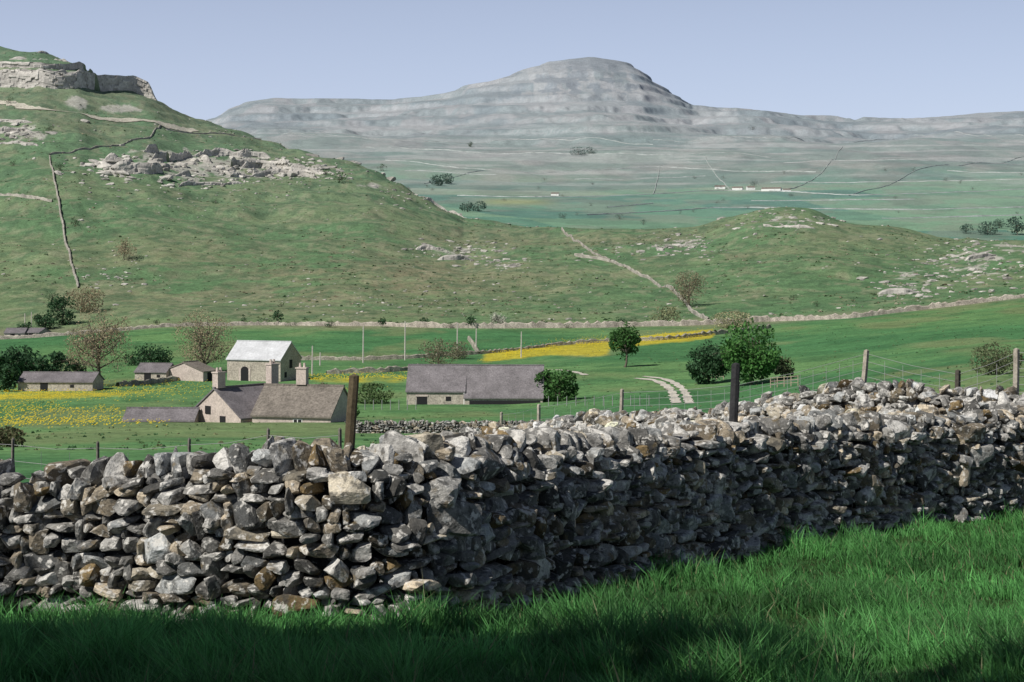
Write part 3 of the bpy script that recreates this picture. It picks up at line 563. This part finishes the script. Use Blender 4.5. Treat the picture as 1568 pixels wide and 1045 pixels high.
def post(name,u,d,vt,w,lean=0,col=(.10,.09,.07),rnd=False):
    x=(u-UC)/F*d; zt=(VH-vt)/F*d; zb=float(H(x,d))-.2; r_=w/2; n=8 if rnd else 4
    N=6; pts=[np.array([x+lean*(k/N)+random.uniform(-.006,.006),d,zb+(zt-zb)*k/N]) for k in range(N+1)]
    V,Fc=tubes([(pts[k],pts[k+1],r_*(1.05-.03*k),r_*(1.05-.03*(k+1))) for k in range(N)]+[(pts[-1],pts[-1]+np.array([0,0,.02]),r_*.87,r_*.1)],n)
    C=np.zeros((len(V),3))+np.array(col); build(name,V,Fc,C,[M_wood]); return (x+lean,d,zt)
post('fence_post',520,16.2,576,.11,.14,(.10,.08,.05),True); post('fence_post',1112,21,558,.12,.12,(.04,.04,.042),True)
PT=[]
for u,d,vt,w,ln,c in [(768,40,632,.08,0,.28),(822,37,620,.09,.05,.33),(948,34,597,.09,.06,.33),(1122,32,585,.08,.1,.3),(1308,29.8,537,.11,.22,.32),(1460,29.2,568,.11,.08,.07),(1552,28.6,535,.12,.05,.33),(1700,28,530,.11,0,.3)]:
    PT.append(post('fence_post',u,d,vt,w,ln,(c,c*.9,c*.75)))
LP=[]
for u,d,vt in [(-120,19,640),(20,18.5,655),(150,18.3,660),(290,18,655),(410,17.6,640),(520,17,640)]: LP.append(post('fence_post',u,d,vt+18,.04,.0,(.16,.15,.13)))
M_wire=mat('galvanised_wire_mat',(.35,.35,.35),attr=False,noises=(),spec=.5,rough=.5)
def fence(name,tops,drop,nw,vs,rad):
    segs=[]
    for a,b in zip(tops[:-1],tops[1:]):
        a=np.array(a);b=np.array(b); L=np.linalg.norm(b-a)
        for k in range(nw):
            o=np.array([0,0,-.06-drop*k/(nw-1)]); 
            mdl=(a+b)/2+o+np.array([0,0,-.03]); segs+= [(a+o,mdl,rad,rad),(mdl,b+o,rad,rad)]
        nvv=int(L/vs)
        for i in range(1,nvv):
            q=a+(b-a)*i/nvv; segs.append((q+np.array([0,0,-.12]),q+np.array([0,0,-.06-drop]),rad*.8,rad*.8))
    V,Fc=tubes(segs,3); build(name,V,Fc,None,[M_wire])
fence('wire_fence',PT[2:],.8,7,.3,.0045); fence('wire_fence',LP,.7,5,.3,.003); fence('wire_fence',PT[:3],.8,4,.6,.004)
def pole(u,vb,vt,dmin=180,cross=True):
    x,y,z=ray(u,vb,dmin,500); s=y/F; h=(vb-vt)*s; sg=[((x,y,z-.3),(x+.05,y,z+h),.14,.10)]
    if cross: sg.append(((x-.6,y,z+h-.4),(x+.6,y,z+h-.4),.05,.05)); sg+= [((x+o,y,z+h-.38),(x+o,y,z+h-.2),.04,.03) for o in (-.5,.5)]
    V,Fc=tubes(sg,6); build('telegraph_pole',V,Fc,np.zeros((len(V),3))+np.array((.46,.43,.39)),[M_wood])
for a in [(556,556,500,180,False),(620,552,492),(478,576,530,180,False),(700,548,495,180,False),(729,536,503,180,False),(798,548,508,180,False),(490,560,540,180,False),(48,503,478,300,False),(38,503,480,300,False)]: pole(*a)
def hurdle(u0,u1,vb):
    x0,y0,z0=ray(u0,vb,120); x1,y1,z1=ray(u1,vb-3,120); sg=[]; n=5
    for i in range(n):
        t=i/(n-1); x=x0+(x1-x0)*t;y=y0+(y1-y0)*t; z=float(H(x,y)); sg.append(((x,y,z-.2),(x,y,z+1.15),.06,.05))
    for k in (.35,.7,1.05): sg.append(((x0,y0,z0+k),(x1,y1,z1+k),.04,.04))
    V,Fc=tubes(sg,5); build('timber_rail_fence',V,Fc,np.zeros((len(V),3))+np.array((.34,.29,.22)),[M_wood])
hurdle(1066,1108,584); hurdle(1180,1222,594)
sg=[]
for u in list(range(455,640,13))+list(range(840,1000,14)):
    x,y,z=ray(u,628 if u<700 else 622,140); sg.append(((x,y,z-.1),(x,y,z+1.1),.045,.04))
V,Fc=tubes(sg,4); build('farm_fence_posts',V,Fc,np.zeros((len(V),3))+.3,[M_wood])
r=np.random.default_rng(77); X_=[];Y_=[]; cache={}; ysr=np.geomspace(90,395,600)
for i in range(7500):
    c=r.integers(0,5)
    if c==0: u=330-390*r.random()**.7; v=607-.03*u+r.normal()*8
    elif c==1: u=260-320*r.random()**.7; v=r.choice([648,630])+r.normal()*5
    elif c==2: u=r.uniform(470,640); v=583+r.normal()*6
    else: u=r.uniform(730,1095); v=549-.105*(u-730)+r.normal()*3.5-(8*r.random() if 800<u<930 else 0)
    kx=int(round(u/8)*8)
    if kx not in cache: cache[kx]=VH-F*H((kx-UC)/F*ysr,ysr)/ysr
    y=float(np.interp(-v,-cache[kx],ysr)); 
    if 100<y<394: X_.append((u-UC)/F*y); Y_.append(y)
X_=np.array(X_);Y_=np.array(Y_); kp=fbm(X_*.06,Y_*.05,3,22)+.3*(fbm(X_*.5,Y_*.3,3,21)-.5)>.42; X_=X_[kp];Y_=Y_[kp]; Z_=H(X_,Y_)+.25; n=len(X_); s=r.uniform(.03,.08,n)
V=np.stack([np.stack([X_-s,Y_-s,Z_],1),np.stack([X_+s,Y_-s,Z_+.05],1),np.stack([X_+s,Y_+s,Z_+.1],1),np.stack([X_-s,Y_+s,Z_+.05],1)],1).reshape(-1,3); k=np.arange(n)*4
build('buttercup_flowers',V,np.stack([k,k+1,k+2,k+3],1),np.zeros((len(V),3))+np.array((.58,.46,.03)),[M_white])
print('props',time.time()-T0)

# ---------------------------------------------------------------- foreground grass
r=np.random.default_rng(99); N=400000
y=6.4+(26-6.4)*r.random(N)**1.35; x=r.uniform(-.40,.42,N)*y+r.normal(0,.3,N)
wx=np.array([c[0] for c in front]); wy=np.array([c[1] for c in front]); keep=y<np.interp(x,wx,wy)-.2; x=x[keep];y=y[keep]
dens=fbm(x*1.3,y*1.3,3,30); keep=r.random(len(x))<sstep(.25,.55,dens)*.85+.25; x=x[keep];y=y[keep]; N=len(x)
z=H(x,y)-.02; tall=fbm(x*.9,y*.9,3,31); tuft=fbm(x*3.2,y*3.2,2,35); dw=np.interp(x,wx,wy)-y
h=(.05+.12*sstep(.35,.7,tall)+.15*sstep(.5,.72,tuft)+.18*np.exp(-dw/.35)*sstep(.4,.6,tuft))*r.uniform(.45,1.3,N); w=r.uniform(.0025,.005,N)*(1+y*.03)
stalk=r.random(N)<.004; h[stalk]*=1.4; w[stalk]*=.6
a=r.uniform(0,2*np.pi,N); ca,sa=np.cos(a),np.sin(a); la=r.normal(.6,1.3,N)+3*fbm(x*2,y*2,2,37); lean=h*r.uniform(.1,.8,N); lx,ly=np.cos(la)*lean,np.sin(la)*lean
def pt(t,ww): 
    px=x+lx*t*t; py=y+ly*t*t; pz=z+h*(t-.15*t*t)
    return np.stack([px-ca*w*ww,py-sa*w*ww,pz],1),np.stack([px+ca*w*ww,py+sa*w*ww,pz],1)
a0,a1=pt(0,1); b0,b1=pt(.5,.85); c0,_=pt(1,0)
V=np.stack([a0,a1,b0,b1,c0],1).reshape(-1,3); k=np.arange(N)*5
Fs=np.concatenate([np.stack([k,k+1,k+3],1),np.stack([k,k+3,k+2],1),np.stack([k+2,k+3,k+4],1)])
base=np.array((.07,.215,.058)); c=base*r.uniform(.55,1.4,(N,1)); c=c*(1+ 1.5*(fbm(x*.6,y*.6,3,33)-.5))[:,None]*(.5+1.0*tuft)[:,None]; dry=(r.random(N)<.02)|stalk; c[dry]=np.array((.22,.23,.12))
build('meadow_grass',V,Fs,np.repeat(c,5,0),[M_grass],smooth=False)
print('grass',N,time.time()-T0)

# ---------------------------------------------------------------- light, sky, camera
az=math.hypot(*SUNAZ); sd=Vector((SUNAZ[0]/az*math.cos(SUNEL),SUNAZ[1]/az*math.cos(SUNEL),math.sin(SUNEL)))
ld=bpy.data.lights.new('sun','SUN'); ld.energy=5.0; ld.angle=math.radians(.5); ld.color=(1,.955,.88); lo=bpy.data.objects.new('sun',ld); lo.rotation_euler=(-sd).to_track_quat('-Z','Y').to_euler(); scene.collection.objects.link(lo)
w=bpy.data.worlds.new('World'); scene.world=w; w.use_nodes=True; nt=w.node_tree; bg=nt.nodes['Background']; NN=nt.nodes; LL=nt.links
sk=NN.new('ShaderNodeTexSky'); sk.sky_type='NISHITA'; sk.sun_disc=False; sk.sun_elevation=SUNEL; sk.sun_rotation=math.radians(224.6); sk.air_density=1.0; sk.dust_density=.6; sk.ozone_density=3.0
tc=NN.new('ShaderNodeTexCoord'); sp=NN.new('ShaderNodeSeparateXYZ'); LL.new(tc.outputs['Generated'],sp.inputs[0])
mx0=NN.new('ShaderNodeMath'); mx0.operation='MAXIMUM'; LL.new(sp.outputs['Z'],mx0.inputs[0]); mx0.inputs[1].default_value=0
pw=NN.new('ShaderNodeMath'); pw.operation='POWER'; LL.new(mx0.outputs[0],pw.inputs[0]); pw.inputs[1].default_value=2.0
m1=NN.new('ShaderNodeMath'); m1.operation='MULTIPLY'; LL.new(pw.outputs[0],m1.inputs[0]); m1.inputs[1].default_value=-1/(.28**2)
m2=NN.new('ShaderNodeMath'); m2.operation='EXPONENT'; LL.new(m1.outputs[0],m2.inputs[0])
hz=NN.new('ShaderNodeVectorMath'); hz.operation='SCALE'; hz.inputs[0].default_value=(8.6,9.4,12.6); LL.new(m2.outputs[0],hz.inputs['Scale'])
s2=NN.new('ShaderNodeVectorMath'); s2.operation='SCALE'; s2.inputs['Scale'].default_value=.7; LL.new(sk.outputs[0],s2.inputs[0])
ad=NN.new('ShaderNodeVectorMath'); ad.operation='ADD'; LL.new(s2.outputs[0],ad.inputs[0]); LL.new(hz.outputs[0],ad.inputs[1])
LL.new(ad.outputs[0],bg.inputs[0]); bg.inputs[1].default_value=.05
cam=bpy.data.cameras.new('camera'); co=bpy.data.objects.new('camera',cam); scene.collection.objects.link(co); scene.camera=co
cam.sensor_width=36; cam.lens=36*F/1568; cam.shift_y=-(522.5-VH)/1568; cam.clip_start=.1; cam.clip_end=30000
co.location=(0,0,0); co.rotation_euler=(math.radians(90),0,0)
scene.view_settings.view_transform='Standard'; scene.view_settings.look='None'; scene.view_settings.exposure=0
print('done',time.time()-T0)
